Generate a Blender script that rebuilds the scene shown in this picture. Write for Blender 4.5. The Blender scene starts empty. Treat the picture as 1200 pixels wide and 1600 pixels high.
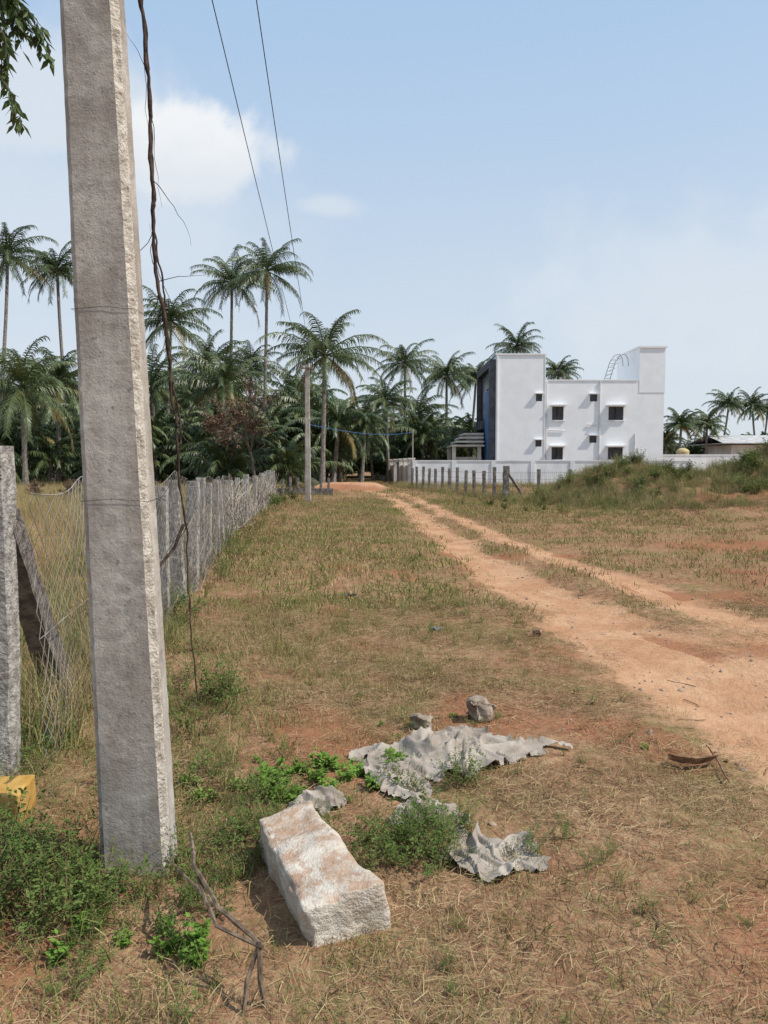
import bpy, math, random
import numpy as np
from mathutils import Vector, noise, Matrix
random.seed(7); rng=np.random.default_rng(7)
scene=bpy.context.scene
R=math.radians
# ---------------------------------------------------------------- helpers
class NT:
    def __init__(s,tree): s.t=tree; tree.nodes.clear()
    def n(s,typ,**kw):
        nd=s.t.nodes.new(typ)
        ins=kw.pop('ins',{})
        for k,v in kw.items(): setattr(nd,k,v)
        for k,v in ins.items():
            if isinstance(v,bpy.types.NodeSocket): s.t.links.new(v,nd.inputs[k])
            else: nd.inputs[k].default_value=v
        return nd
    def l(s,a,b): s.t.links.new(a,b)
    def math(s,op,a,b=0.0,c=None,clamp=False):
        d={0:a,1:b}
        if c is not None: d[2]=c
        return s.n('ShaderNodeMath',operation=op,use_clamp=clamp,ins=d).outputs[0]
    def mix(s,f,a,b,bt='MIX'):
        nd=s.n('ShaderNodeMix',data_type='RGBA',blend_type=bt)
        for i,v in ((0,f),(6,a),(7,b)):
            if isinstance(v,bpy.types.NodeSocket): s.l(v,nd.inputs[i])
            else: nd.inputs[i].default_value=v
        return nd.outputs[2]
    def noise(s,vec,scale,detail=4,rough=.55,dist=0):
        nd=s.n('ShaderNodeTexNoise',ins={'Scale':scale,'Detail':detail,'Roughness':rough,'Distortion':dist})
        if vec is not None: s.l(vec,nd.inputs['Vector'])
        return nd.outputs[0]
    def ramp(s,f,a,b):
        return s.n('ShaderNodeMapRange',interpolation_type='SMOOTHSTEP',ins={0:f,1:a,2:b,3:0.0,4:1.0}).outputs[0]
def C(r,g,b): return (r,g,b,1)
def newmat(name):
    m=bpy.data.materials.new(name); m.use_nodes=True
    return m,NT(m.node_tree)
def finish(nt,col,rough=.9,bump=None,bstr=.3,bdist=.02,spec=.2,transl=0,metal=0):
    b=nt.n('ShaderNodeBsdfPrincipled',ins={'Roughness':rough,'Specular IOR Level':spec,'Metallic':metal})
    if isinstance(col,bpy.types.NodeSocket): nt.l(col,b.inputs['Base Color'])
    else: b.inputs['Base Color'].default_value=col
    if bump is not None:
        bn=nt.n('ShaderNodeBump',ins={'Strength':bstr,'Distance':bdist,'Height':bump})
        nt.l(bn.outputs[0],b.inputs['Normal'])
    o=nt.n('ShaderNodeOutputMaterial')
    if transl>0:
        t=nt.n('ShaderNodeBsdfTranslucent')
        if isinstance(col,bpy.types.NodeSocket): nt.l(col,t.inputs[0])
        else: t.inputs[0].default_value=col
        mx=nt.n('ShaderNodeMixShader',ins={0:transl,1:b.outputs[0],2:t.outputs[0]})
        nt.l(mx.outputs[0],o.inputs[0])
    else: nt.l(b.outputs[0],o.inputs[0])
def objpos(nt): return nt.n('ShaderNodeTexCoord').outputs['Object']
def geopos(nt): return nt.n('ShaderNodeNewGeometry').outputs['Position']
def mat_noise(name,a,b,scale=4,rough=.9,bstr=.3,bdist=.02,bscale=40,lo=.35,hi=.65,spec=.2,transl=0,detail=5):
    m,nt=newmat(name); p=objpos(nt)
    f=nt.ramp(nt.noise(p,scale,detail),lo,hi)
    finish(nt,nt.mix(f,C(*a),C(*b)),rough,nt.noise(p,bscale,4),bstr,bdist,spec,transl); return m
def mat_leaf(name,a,b,transl=.25,rough=.55,spec=.3,scale=1.2):
    m,nt=newmat(name)
    r=nt.n('ShaderNodeObjectInfo').outputs['Random']
    f=nt.noise(geopos(nt),scale,1)
    s=nt.math('ADD',nt.math('MULTIPLY',r,.55),nt.math('MULTIPLY',nt.ramp(f,.3,.7),.45))
    col=nt.mix(s,C(*a),C(*b))
    if spec<.25 and transl<=0:
        d=nt.n('ShaderNodeBsdfDiffuse',ins={0:col}); o=nt.n('ShaderNodeOutputMaterial'); nt.l(d.outputs[0],o.inputs[0])
    elif spec<.25:
        d=nt.n('ShaderNodeBsdfDiffuse',ins={0:col}); t=nt.n('ShaderNodeBsdfTranslucent',ins={0:col})
        mx=nt.n('ShaderNodeMixShader',ins={0:transl,1:d.outputs[0],2:t.outputs[0]}); o=nt.n('ShaderNodeOutputMaterial'); nt.l(mx.outputs[0],o.inputs[0])
    else: finish(nt,col,rough,spec=spec,transl=transl)
    return m

class B:
    def __init__(s): s.v=[];s.f=[];s.m=[]
    def face(s,pts,m=0):
        i=len(s.v); s.v+= [tuple(p) for p in pts]; s.f.append(tuple(range(i,i+len(pts)))); s.m.append(m)
    def box(s,x0,x1,y0,y1,z0,z1,m=0):
        i=len(s.v)
        s.v+=[(x0,y0,z0),(x1,y0,z0),(x1,y1,z0),(x0,y1,z0),(x0,y0,z1),(x1,y0,z1),(x1,y1,z1),(x0,y1,z1)]
        for q in ((0,3,2,1),(4,5,6,7),(0,1,5,4),(1,2,6,5),(2,3,7,6),(3,0,4,7)):
            s.f.append(tuple(i+k for k in q)); s.m.append(m)
    def tube(s,pts,rad,n=6,m=0,cap=True):
        pts=[Vector(p) for p in pts]; N=len(pts)
        if not hasattr(rad,'__len__'): rad=[rad]*N
        i0=len(s.v)
        up=Vector((0.13,0.21,1)).normalized()
        for k,p in enumerate(pts):
            t=(pts[min(k+1,N-1)]-pts[max(k-1,0)])
            if t.length<1e-9: t=Vector((0,0,1))
            t.normalize()
            a=t.cross(up)
            if a.length<.05: a=t.cross(Vector((1,0,0)))
            a.normalize(); b=t.cross(a)
            for j in range(n):
                q=2*math.pi*j/n
                s.v.append(tuple(p+(a*math.cos(q)+b*math.sin(q))*rad[k]))
        for k in range(N-1):
            for j in range(n):
                a=i0+k*n+j;b2=i0+k*n+(j+1)%n
                s.f.append((a,b2,b2+n,a+n)); s.m.append(m)
        if cap:
            s.f.append(tuple(i0+j for j in range(n))[::-1]); s.m.append(m)
            s.f.append(tuple(i0+(N-1)*n+j for j in range(n))); s.m.append(m)
    def obj(s,name,mats,parent=None,smooth=False,link=True):
        me=bpy.data.meshes.new(name); me.from_pydata(s.v,[],s.f)
        for mt in mats: me.materials.append(mt)
        me.polygons.foreach_set('material_index',s.m)
        if smooth: me.polygons.foreach_set('use_smooth',[True]*len(s.f))
        me.update()
        o=bpy.data.objects.new(name,me)
        if link: scene.collection.objects.link(o)
        if parent: o.parent=parent
        return o
def empty(name,loc=(0,0,0)):
    e=bpy.data.objects.new(name,None); e.location=loc; e.empty_display_size=.3; scene.collection.objects.link(e); return e
def proto_coll(name,objs):
    c=bpy.data.collections.new(name)
    for o in objs: c.objects.link(o)
    return c
def scatter(name,pts,rot,scl,idx,coll):
    pts=np.asarray(pts,dtype=np.float32); N=len(pts)
    me=bpy.data.meshes.new(name); me.vertices.add(N); me.vertices.foreach_set('co',pts.ravel())
    a=me.attributes.new('rot','FLOAT_VECTOR','POINT'); a.data.foreach_set('vector',np.asarray(rot,dtype=np.float32).ravel())
    a=me.attributes.new('scl','FLOAT','POINT'); a.data.foreach_set('value',np.asarray(scl,dtype=np.float32))
    a=me.attributes.new('idx','INT','POINT'); a.data.foreach_set('value',np.asarray(idx,dtype=np.int32))
    o=bpy.data.objects.new(name,me); scene.collection.objects.link(o)
    g=bpy.data.node_groups.new(name+'_nodes','GeometryNodeTree')
    g.interface.new_socket('Geometry',in_out='INPUT',socket_type='NodeSocketGeometry')
    g.interface.new_socket('Geometry',in_out='OUTPUT',socket_type='NodeSocketGeometry')
    nd=g.nodes; gi=nd.new('NodeGroupInput'); go=nd.new('NodeGroupOutput')
    ip=nd.new('GeometryNodeInstanceOnPoints'); ci=nd.new('GeometryNodeCollectionInfo')
    ci.inputs['Collection'].default_value=coll; ci.inputs['Separate Children'].default_value=True; ci.inputs['Reset Children'].default_value=True
    def na(nm,t):
        x=nd.new('GeometryNodeInputNamedAttribute'); x.data_type=t; x.inputs['Name'].default_value=nm; return x.outputs[0]
    g.links.new(gi.outputs[0],ip.inputs['Points']); g.links.new(ci.outputs[0],ip.inputs['Instance'])
    ip.inputs['Pick Instance'].default_value=True
    g.links.new(na('idx','INT'),ip.inputs['Instance Index']); g.links.new(na('rot','FLOAT_VECTOR'),ip.inputs['Rotation'])
    g.links.new(na('scl','FLOAT'),ip.inputs['Scale']); g.links.new(ip.outputs[0],go.inputs[0])
    md=o.modifiers.new('scatter','NODES'); md.node_group=g
    return o
# ---------------------------------------------------------------- terrain
_w=[(rng.uniform(0,6.28),rng.uniform(.6,1.6),rng.uniform(0,6.28)) for _ in range(14)]
def sn(x,y,freq,k=0):
    s=0
    for i in range(6):
        a,f,p=_w[(i+k)%14]
        s=s+np.sin((x*np.cos(a)+y*np.sin(a))*f*freq*(1+.37*i)+p+k)
    return s/6*1.6
RY1=[-6,2,4.6,5.6,6.8,9,12.6,17.2,27,42,47,49]; RX1=[3.8,3.0,2.55,2.35,2.14,1.88,1.56,1.28,.9,0,-1.6,-5]
RY2=[-6,2,7.2,9.6,12.2,15.7,23.7,33,43,48.2,50.4]; RX2=[4.8,4.35,3.75,3.25,2.82,2.47,1.96,1.5,.9,-.8,-5]
HW1=([0,4,7,12,30],[.80,.78,.60,.38,.38]); HW2=([0,5,9,14,30],[.7,.62,.42,.27,.30])
def rut(x,y):
    wob=.07*np.sin(y*1.7)+.05*np.sin(y*.83+1)
    d1=np.abs(x-np.interp(y,RY1,RX1)-wob); d2=np.abs(x-np.interp(y,RY2,RX2)+wob)
    return d1/np.interp(y,*HW1),d2/np.interp(y,*HW2)
def sstep(a,b,x):
    t=np.clip((x-a)/(b-a),0,1); return t*t*(3-2*t)
def dirtmask(x,y):
    a,b=rut(x,y)
    n=.22*sn(x,y,5,2)+.12*sn(x,y,14,5)
    m=np.maximum(1-sstep(.7,1.3,a+n),(1-sstep(.65,1.3,b+n))*.88)
    m=m*(y<50)
    w=np.exp(-((x-3.3)/1.5)**4-((y-4.8)/3.0)**4)
    m=np.maximum(m,np.clip(w*.85+n*.7,0,.85))
    w=np.exp(-((x-2.2)/1.2)**2-((y-2.2)/1.3)**2)
    m=np.maximum(m,np.clip(w*.6+n*.7-.1,0,.6))
    w=np.exp(-((x+2.2)/2.4)**6-((y-49)/3.5)**4)
    return np.clip(np.maximum(m,w),0,1)
def redmask(x,y):
    n=.3*sn(x,y,1.2,3)
    m=np.exp(-((x-7.5)/2.6)**2-((y-14.6)/1.6)**2)+.8*np.exp(-((x-6.5)/2.5)**2-((y-10)/1.5)**2)
    m=m+np.exp(-((x+2.2)/2.2)**4-((y-47.5)/1.6)**2)+.9*np.exp(-((x-1.7)/1.0)**2-((y-2.2)/1.0)**2)
    m=m+.8*np.exp(-((x+1.3)/.4)**2-((y-2.3)/.5)**2)+.9*np.exp(-((x-10.5)/1.8)**2-((y-23.3)/.8)**2)+.8*np.exp(-((x+.25)/.6)**2-((y-4.0)/.45)**2)
    m=m+np.clip(sn(x,y,1.6,11)-.3,0,.65)*(y<14)*1.3
    return np.clip(m+n*m,0,1)
def H(x,y):
    x=np.asarray(x,float); y=np.asarray(y,float)
    near=np.exp(-(y/60)**2)
    z=(.025*sn(x,y,1.1,0)+.010*sn(x,y,4,3)+.006*sn(x,y,11,6))*near
    a,b=rut(x,y)
    z=z-.04*np.exp(-a**2)*(y<48)-.03*np.exp(-b**2)*(y<48)
    z=z+.04*np.exp(-((x-np.interp(y,RY1,RX1)-.95)/.35)**2)*near
    m=1.1*np.exp(-((x-9.3)/2.3)**2-((y-27)/2.6)**2)+.8*np.exp(-((x-7.4)/1.6)**2-((y-28)/2)**2)
    m=m+1.85*np.exp(-((x-14.4)/2.8)**2-((y-28)/3.4)**2)+1.8*np.exp(-((x-19.5)/3.5)**2-((y-28)/4)**2)+.5*np.exp(-((x-12)/4.5)**2-((y-23.5)/2.2)**2)
    z=z+m*(1+.16*sn(x,y,1.4,4)+.08*sn(x,y,4,1))
    z=z+.42*np.exp(-((x+2.2)/2.3)**6-((y-50)/1.8)**4)
    return z
def H1(x,y): return float(H(x,y))
xs=np.arange(-6,8,.07)
g=8+np.cumsum(.07*1.045**np.arange(0,160)); g=g[g<900]
g2=-6-np.cumsum(.07*1.06**np.arange(0,160)); g2=g2[g2>-900]
xs=np.concatenate([g2[::-1],xs,g])
ys=list(np.arange(-12,1.4,.35)); y=1.4
while y<900: ys.append(y); y+=.05*max(1,y/2.8)
ys=np.array(ys)
X,Y=np.meshgrid(xs,ys); Z=H(X,Y)
def gridmesh(name,X,Y,Z,mat,dirt,red):
    ny,nx=X.shape
    V=np.stack([X,Y,Z],-1).reshape(-1,3)
    i=np.arange(nx*ny).reshape(ny,nx)
    F=np.stack([i[:-1,:-1],i[:-1,1:],i[1:,1:],i[1:,:-1]],-1).reshape(-1,4)
    me=bpy.data.meshes.new(name); me.vertices.add(len(V)); me.vertices.foreach_set('co',V.ravel())
    me.loops.add(F.size); me.loops.foreach_set('vertex_index',F.ravel())
    me.polygons.add(len(F)); me.polygons.foreach_set('loop_start',np.arange(0,F.size,4)); me.polygons.foreach_set('loop_total',np.full(len(F),4))
    me.polygons.foreach_set('use_smooth',np.ones(len(F),bool))
    me.update(calc_edges=True)
    for nm,a in (('dirt',dirt),('red',red)):
        at=me.attributes.new(nm,'FLOAT','POINT'); at.data.foreach_set('value',a.ravel().astype(np.float32))
    me.materials.append(mat); o=bpy.data.objects.new(name,me); scene.collection.objects.link(o); return o
m_ground,nt=newmat('dry_ground')
p=geopos(nt)
at=nt.n('ShaderNodeAttribute',attribute_name='dirt').outputs['Fac']; ar=nt.n('ShaderNodeAttribute',attribute_name='red').outputs['Fac']
nbig=nt.noise(p,1.3,4,.6); nmid=nt.noise(p,10,5,.7); nfine=nt.noise(p,48,4,.7)
soil=nt.mix(nt.ramp(nmid,.35,.65),C(.21,.105,.06),C(.32,.18,.105))
straw=nt.mix(nt.ramp(nmid,.4,.6),C(.26,.18,.10),C(.38,.275,.155))
c=nt.mix(nt.math('MULTIPLY',nt.ramp(nfine,.45,.62),nt.ramp(nbig,.3,.62)),soil,straw)
gr=nt.math('MULTIPLY',nt.ramp(nt.noise(p,.8,4,.65),.44,.64),nt.math('MULTIPLY',nt.ramp(nfine,.38,.58),.75))
c=nt.mix(gr,c,C(.15,.155,.055))
dcol=nt.mix(nt.ramp(nbig,.35,.65),C(.40,.215,.12),C(.49,.295,.175))
dcol=nt.mix(nt.math('MULTIPLY',nt.ramp(nmid,.45,.7),.5),dcol,C(.30,.15,.085))
dcol=nt.mix(nt.math('MULTIPLY',nt.ramp(nfine,.58,.70),.5),dcol,C(.56,.39,.27))
dn=nt.math('ADD',at,nt.math('MULTIPLY',nt.math('SUBTRACT',nmid,.5),1.3))
c=nt.mix(nt.ramp(dn,.2,.85),c,dcol)
rn=nt.math('ADD',ar,nt.math('MULTIPLY',nt.math('SUBTRACT',nmid,.5),.9))
c=nt.mix(nt.math('MULTIPLY',nt.ramp(rn,.25,.8),.75),c,C(.28,.12,.065))
h=nt.math('ADD',nt.noise(p,16,2,.7),nt.math('MULTIPLY',nt.noise(p,75,2,.7),.4))
b_=nt.n('ShaderNodeBsdfDiffuse',ins={0:c}); bn=nt.n('ShaderNodeBump',ins={'Strength':.7,'Distance':.03,'Height':h}); nt.l(bn.outputs[0],b_.inputs['Normal'])
o_=nt.n('ShaderNodeOutputMaterial'); nt.l(b_.outputs[0],o_.inputs[0])
gridmesh('ground',X,Y,Z,m_ground,dirtmask(X,Y),redmask(X,Y))
ty=[1.0]
while ty[-1]<46: ty.append(ty[-1]+.05*max(1,ty[-1]/5))
ty=np.array(ty)
def trackstrip(name,RY,RX,sgn,hw):
    u=np.linspace(-1,1,13)
    TY=np.repeat(ty[:,None],13,1)
    wob=sgn*(.07*np.sin(TY*1.7)+.05*np.sin(TY*.83+1))
    w=np.interp(TY,hw[0],hw[1])*.5*(1+.25*np.sin(TY*3.1+sgn)*np.sin(TY*1.3))
    TX=np.interp(TY,RY,RX)+wob+u[None,:]*w
    edge=np.abs(u)[None,:]**6
    TZ=H(TX,TY)+.006-.012*edge
    return gridmesh(name,TX,TY,TZ,m_ground,dirtmask(TX,TY)*.5+.5,np.zeros_like(TX))
e=empty('dirt_track')
trackstrip('wheel_rut_left',RY1,RX1,1,HW1).parent=e
trackstrip('wheel_rut_right',RY2,RX2,-1,HW2).parent=e
# ---------------------------------------------------------------- grass prototypes
m_dry=mat_leaf('dry_straw',(.27,.18,.09),(.47,.35,.195),0,.7,.1,3)
m_dry2=mat_leaf('brown_straw',(.15,.085,.045),(.31,.20,.11),0,.8,.1,3)
m_grn=mat_leaf('green_grass_blade',(.125,.155,.04),(.25,.25,.085),.15,.6,.1,2)
m_weed=mat_leaf('weed_leaf',(.07,.12,.03),(.18,.24,.07),.25,.5,.1,6)
m_vine=mat_leaf('vine_leaf',(.13,.24,.04),(.24,.37,.08),.3,.5,.1,6)
m_stem=mat_leaf('stem',(.14,.10,.055),(.26,.19,.10),0,.8,.1)
def blade(b,x,y,h,w,lean,ang,m,z0=0,seg=3):
    d=Vector((math.cos(ang),math.sin(ang),0))
    a2=ang+random.uniform(-1.4,1.4); side=Vector((-math.sin(a2),math.cos(a2),0))
    p=Vector((x,y,z0)); el=math.pi/2-lean*.3
    i=len(b.v)
    for k in range(seg+1):
        t=k/seg; ww=w*(1-t*.85)*.5
        b.v+= [tuple(p-side*ww),tuple(p+side*ww)]
        p=p+(d*math.cos(el)+Vector((0,0,1))*math.sin(el))*(h/seg)
        el-=lean*1.6/seg
    for k in range(seg):
        j=i+2*k; b.f.append((j,j+1,j+3,j+2)); b.m.append(m)
def tuft(name,n,r,hmin,hmax,w,lean,mats,probs):
    b=B()
    for _ in range(n):
        a=random.uniform(0,6.28); q=r*math.sqrt(random.random())
        mi=0 if random.random()<probs else 1
        blade(b,q*math.cos(a),q*math.sin(a),random.uniform(hmin,hmax),w*random.uniform(.7,1.3),random.uniform(.2,lean),random.uniform(0,6.28),mi,z0=-.01,seg=2 if w>.006 else 3)
    return b.obj(name,mats,link=False)
def litter(name,n,r,mats,w):
    b=B()
    for _ in range(n):
        a=random.uniform(0,6.28); q=r*math.sqrt(random.random()); x=q*math.cos(a);y=q*math.sin(a)
        L=random.uniform(.015,.10); d=random.uniform(0,6.28); z=random.uniform(.001,.014); c=random.uniform(-1.3,1.3); ww=w*random.uniform(.5,1.3)
        i=len(b.v)
        for k in range(3):
            t=k/2; dd=d+c*t
            s=Vector((-math.sin(dd),math.cos(dd),.5)).normalized()*ww*.5*(1-t*.5)
            pz=z+.010*math.sin(t*3.1)*random.uniform(0,1.5)
            P=Vector((x,y,pz)); b.v+=[tuple(P-s),tuple(P+s)]
            x+=math.cos(dd)*L/2; y+=math.sin(dd)*L/2
        for k in range(2):
            j=i+2*k; b.f.append((j,j+1,j+3,j+2)); b.m.append(0 if random.random()<.5 else 1)
    return b.obj(name,mats,link=False)
def leafq(b,p,d,nrm,L,W,m,fold=.25):
    s=d.cross(nrm)
    if s.length<1e-4: s=Vector((1,0,0))
    s.normalize(); u=s.cross(d).normalized()
    i=len(b.v)
    b.v+=[tuple(p),tuple(p+d*L*.45+s*W*.5+u*W*fold*.5),tuple(p+d*L),tuple(p+d*L*.45-s*W*.5+u*W*fold*.5)]
    b.f+=[(i,i+1,i+2),(i,i+2,i+3)]; b.m+=[m,m]
def weed(name,stems,h,leafL,mats,leaves=14,spread=.5,dry=.0):
    b=B()
    for _ in range(stems):
        a=random.uniform(0,6.28); lean=random.uniform(.1,spread)
        p=Vector((random.uniform(-.03,.03),random.uniform(-.03,.03),-.01)); pts=[p.copy()]
        d=Vector((math.cos(a)*lean,math.sin(a)*lean,1)).normalized(); hh=h*random.uniform(.5,1.1)
        for k in range(6):
            d=(d+Vector((random.uniform(-.25,.25),random.uniform(-.25,.25),random.uniform(-.15,.1)))).normalized()
            p=p+d*hh/6; pts.append(p.copy())
        b.tube(pts,[.0020*(1-.12*k)*max(1,h) for k in range(7)],3,1,False)
        if random.random()<dry: continue
        for k in range(leaves):
            t=random.uniform(.15,1)*6; i0=min(int(t),5); q=pts[i0].lerp(pts[i0+1],t-i0)
            a2=random.uniform(0,6.28); dd=Vector((math.cos(a2),math.sin(a2),random.uniform(-.3,.7))).normalized()
            tl=random.uniform(.0,.3)*h*.3
            for r_ in range(2):
                d3=(dd+Vector((random.uniform(-.8,.8),random.uniform(-.8,.8),random.uniform(-.4,.4)))).normalized()
                leafq(b,q+dd*tl*random.random(),d3,Vector((random.uniform(-.4,.4),random.uniform(-.4,.4),1)),leafL*random.uniform(.6,1.2),leafL*.5,0)
    return b.obj(name,mats,link=False)
P_dry=[tuft('a%d_dry_tuft'%i,30,.12,.03,.13,.0024,1.9,[m_dry,m_grn],.8) for i in range(3)]
P_grn=[tuft('b%d_green_tuft'%i,36,.11,.03,.11,.0032,1.9,[m_grn,m_dry],.76) for i in range(3)]
P_lit=[litter('c%d_litter'%i,190,.28,[m_dry,m_dry2],.0024) for i in range(4)]
P_fdry=[tuft('d%d_far_dry'%i,50,.34,.03,.13,.010,2.0,[m_dry,m_dry2],.6) for i in range(3)]
P_fgrn=[tuft('e%d_far_green'%i,50,.34,.03,.13,.012,1.9,[m_grn,m_dry],.74) for i in range(3)]
c_near=proto_coll('grass_protos',P_dry+P_grn+P_lit+P_fdry+P_fgrn)
def field(x,y): return sn(x,y,.55,1)+.5*sn(x,y,1.9,7)
def greenness(x,y):
    g=field(x,y)*.55+.05
    g=g+.7*np.exp(-((x-.2)/1.8)**2-((y-8.0)/4)**2)+.5*np.exp(-((x+1.1)/.9)**2-((y-4)/2.5)**2)-.35*(x>1.2)*(y<6)+.4*np.exp(-((x+1)/2)**2-((y-16)/10)**2)
    return g
def batch(n,x0,x1,y0,y1,wedge=True):
    x=rng.uniform(x0,x1,n); y=rng.uniform(y0,y1,n)
    if wedge:
        k=np.abs(x)<.56*y+1.0; x=x[k];y=y[k]
    return x,y
pts=[];rots=[];scs=[];ids=[]
def add(x,y,idx,sc,tilt=.15,zo=0):
    z=H(x,y)+zo; n=len(x)
    pts.append(np.stack([x,y,z],-1)); rots.append(np.stack([rng.uniform(-tilt,tilt,n),rng.uniform(-tilt,tilt,n),rng.uniform(0,6.28,n)],-1))
    scs.append(sc); ids.append(idx)
def bare(x,y): return np.clip((sn(x,y,2.1,9)+.5*sn(x,y,6,2)-.15)*1.7,0,.93)
x,y=batch(6000,-3.3,6,1.3,9)
d=dirtmask(x,y); k=(rng.random(len(x))>d*1.25)&(rng.random(len(x))>bare(x,y))&(rng.random(len(x))>redmask(x,y)*.7); x=x[k];y=y[k]
g=greenness(x,y)+rng.normal(0,.35,len(x)); sp=(x>.6)&(y<5.5); k=~(sp&(rng.random(len(x))<.5)); x=x[k];y=y[k];g=g[k]
idx=np.where(g>.15,3,0)+rng.integers(0,3,len(x))
sc=rng.uniform(.6,1.3,len(x))*np.where(x>.9,.65,1.0)*(1+.4*(x<-.6))
add(x,y,idx,sc,.35)
x,y=batch(2200,-3.3,6,1.3,9)
d=dirtmask(x,y); k=(rng.random(len(x))>d*1.0)&(rng.random(len(x))>bare(x+.3,y)*.9)&(rng.random(len(x))>redmask(x,y)*.6); x=x[k];y=y[k]
add(x,y,6+rng.integers(0,4,len(x)),rng.uniform(.7,1.3,len(x)),.06)
x,y=batch(10500,-5,15,8,34)
d=dirtmask(x,y); r=redmask(x,y); k=(rng.random(len(x))>d*1.25)&(rng.random(len(x))>r*.75)&(rng.random(len(x))>bare(x*.6,y*.6)*.8); x=x[k];y=y[k]
right=(x>np.interp(y,RY2,RX2)); g=greenness(x,y)+rng.normal(0,.3,len(x))+.35*(y>20)*right
k=~(right&(y<20)&(rng.random(len(x))<.4)); x=x[k];y=y[k];g=g[k]
add(x,y,np.where(g>.08,13,10)+rng.integers(0,3,len(x)),rng.uniform(.5,1.3,len(x)),.4)
x,y=batch(3200,-20,40,33,70)
k=rng.random(len(x))>dirtmask(x,y)*1.2; x=x[k];y=y[k]
g=rng.normal(.15,.4,len(x)); add(x,y,np.where(g>.15,13,10)+rng.integers(0,3,len(x)),rng.uniform(1.2,2.2,len(x)))
scatter('grass',np.concatenate(pts),np.concatenate(rots),np.concatenate(scs),np.concatenate(ids),c_near)
def fx(y): return np.interp(y,[0,3.7,10,16,32,60],[-1.5,-1.8,-2.45,-3.3,-4.6,-7])
m_tall=mat_leaf('tall_dry_grass_blade',(.27,.19,.09),(.48,.37,.20),0,.7,.1,1)
m_tallg=mat_leaf('tall_green_blade',(.12,.15,.045),(.23,.26,.095),0,.7,.1,1)
P_tall=[tuft('a%d_tall'%i,60,.3,.3,.8,.008,1.0,[m_tall,m_tallg],.82) for i in range(3)]+[tuft('b%d_tallg'%i,60,.3,.22,.65,.011,1.1,[m_tallg,m_tall],.82) for i in range(2)]
c_tall=proto_coll('tall_grass_protos',P_tall)
pts=[];rots=[];scs=[];ids=[]
x=rng.uniform(-28,-1.9,5200); y=rng.uniform(3.9,50,5200); k=(x<fx(y)-.2)&(np.abs(x)<.58*y+.6); x=x[k];y=y[k]
add(x,y,rng.choice([0,1,2,0,1,2,3,4],len(x)),rng.uniform(.5,1.0,len(x)))
x=rng.uniform(-3.2,-1.8,110); y=rng.uniform(4.0,7,110); add(x,y,rng.choice([0,1,2,3],110),rng.uniform(.35,.75,110))
scatter('field_grass',np.concatenate(pts),np.concatenate(rots),np.concatenate(scs),np.concatenate(ids),c_tall)
pts=[];rots=[];scs=[];ids=[]
x=rng.uniform(5,21,4600); y=rng.uniform(22,34,4600); hh=H(x,y); k=(hh>.2)|(rng.random(len(x))<.10); x=x[k];y=y[k]
k=rng.random(len(x))>redmask(x,y); x=x[k];y=y[k]
add(x,y,rng.choice([0,1,3,4,3,0,3,4],len(x)),rng.uniform(.3,.75,len(x)))
yy=rng.uniform(31,56,400); xx=np.interp(yy,[31,33.4,50,56],[5.6,5.25,1.8,.9])+rng.normal(.2,.35,400); add(xx,yy,rng.integers(0,5,400),rng.uniform(.4,.8,400))
xx=rng.uniform(2,25,500); yy=rng.uniform(52,56.6,500); add(xx,yy,rng.integers(0,5,500),rng.uniform(.5,.9,500))
scatter('mound_grass',np.concatenate(pts),np.concatenate(rots),np.concatenate(scs),np.concatenate(ids),c_tall)
# weeds
P_w=[weed('a%d_weed'%i,10,.32,.018,[m_weed,m_stem],18,.85,.2) for i in range(3)]
P_v=[weed('b%d_broadleaf'%i,9,.15,.042,[m_vine,m_stem],9,1.2) for i in range(2)]
m_bush=mat_leaf('bush_leaf',(.09,.125,.035),(.20,.23,.08),.1,.6,.1,2)
P_b=[weed('c%d_bush'%i,26,.8,.07,[m_bush,m_stem],26,1.0) for i in range(2)]
c_w=proto_coll('weed_protos',P_w+P_v+P_b)
pts=[];rots=[];scs=[];ids=[]
def cl(cx,cy,sx,sy,n,base,k,s0,s1):
    x=rng.normal(cx,sx,n); y=rng.normal(cy,sy,n); q=rng.random(n)>dirtmask(x,y)*1.3; x=x[q];y=y[q]; n=len(x)
    add(x,y,base+rng.integers(0,k,n),rng.uniform(s0,s1,n),.3)
cl(-1.28,2.72,.13,.14,24,0,3,.7,1.45); cl(-1.02,2.62,.12,.08,13,0,3,.4,.9); cl(-.70,2.72,.10,.10,12,0,3,.45,.85); cl(-.6,3.0,.10,.12,8,0,3,.5,.9)
cl(-1.0,2.3,.25,.12,16,0,3,.3,.75); cl(-.78,2.42,.14,.06,9,3,2,.45,.85)
cl(-1.85,3.7,.12,.15,8,0,3,.4,.8); cl(-.04,3.0,.08,.14,9,0,3,.45,.8); cl(.12,2.95,.10,.13,14,0,3,.5,.9); cl(.12,3.2,.10,.1,8,0,3,.5,.8); cl(.25,3.62,.14,.08,10,0,3,.4,.75)
cl(-.55,3.6,.3,.12,14,3,2,.5,1.0); cl(-.12,3.8,.16,.12,9,3,2,.5,.9); cl(-.75,3.5,.22,.3,18,0,3,.4,.9); cl(-.5,3.15,.14,.15,10,0,3,.4,.8)
cl(-1.2,4.9,.14,.22,15,0,3,.7,1.4); cl(.70,2.95,.13,.13,7,0,3,.35,.6); cl(1.2,2.6,.25,.2,12,0,3,.2,.4); cl(.17,2.2,.04,.03,3,0,3,.25,.35)
cl(-1.95,5.5,.25,1,22,0,3,.6,1.3); cl(-2.4,9,.3,2,28,0,3,.8,1.6); cl(-2.9,14,.3,3,28,0,3,1,2.0); cl(-4,24,.4,4,24,0,3,1.2,2.6)
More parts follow.
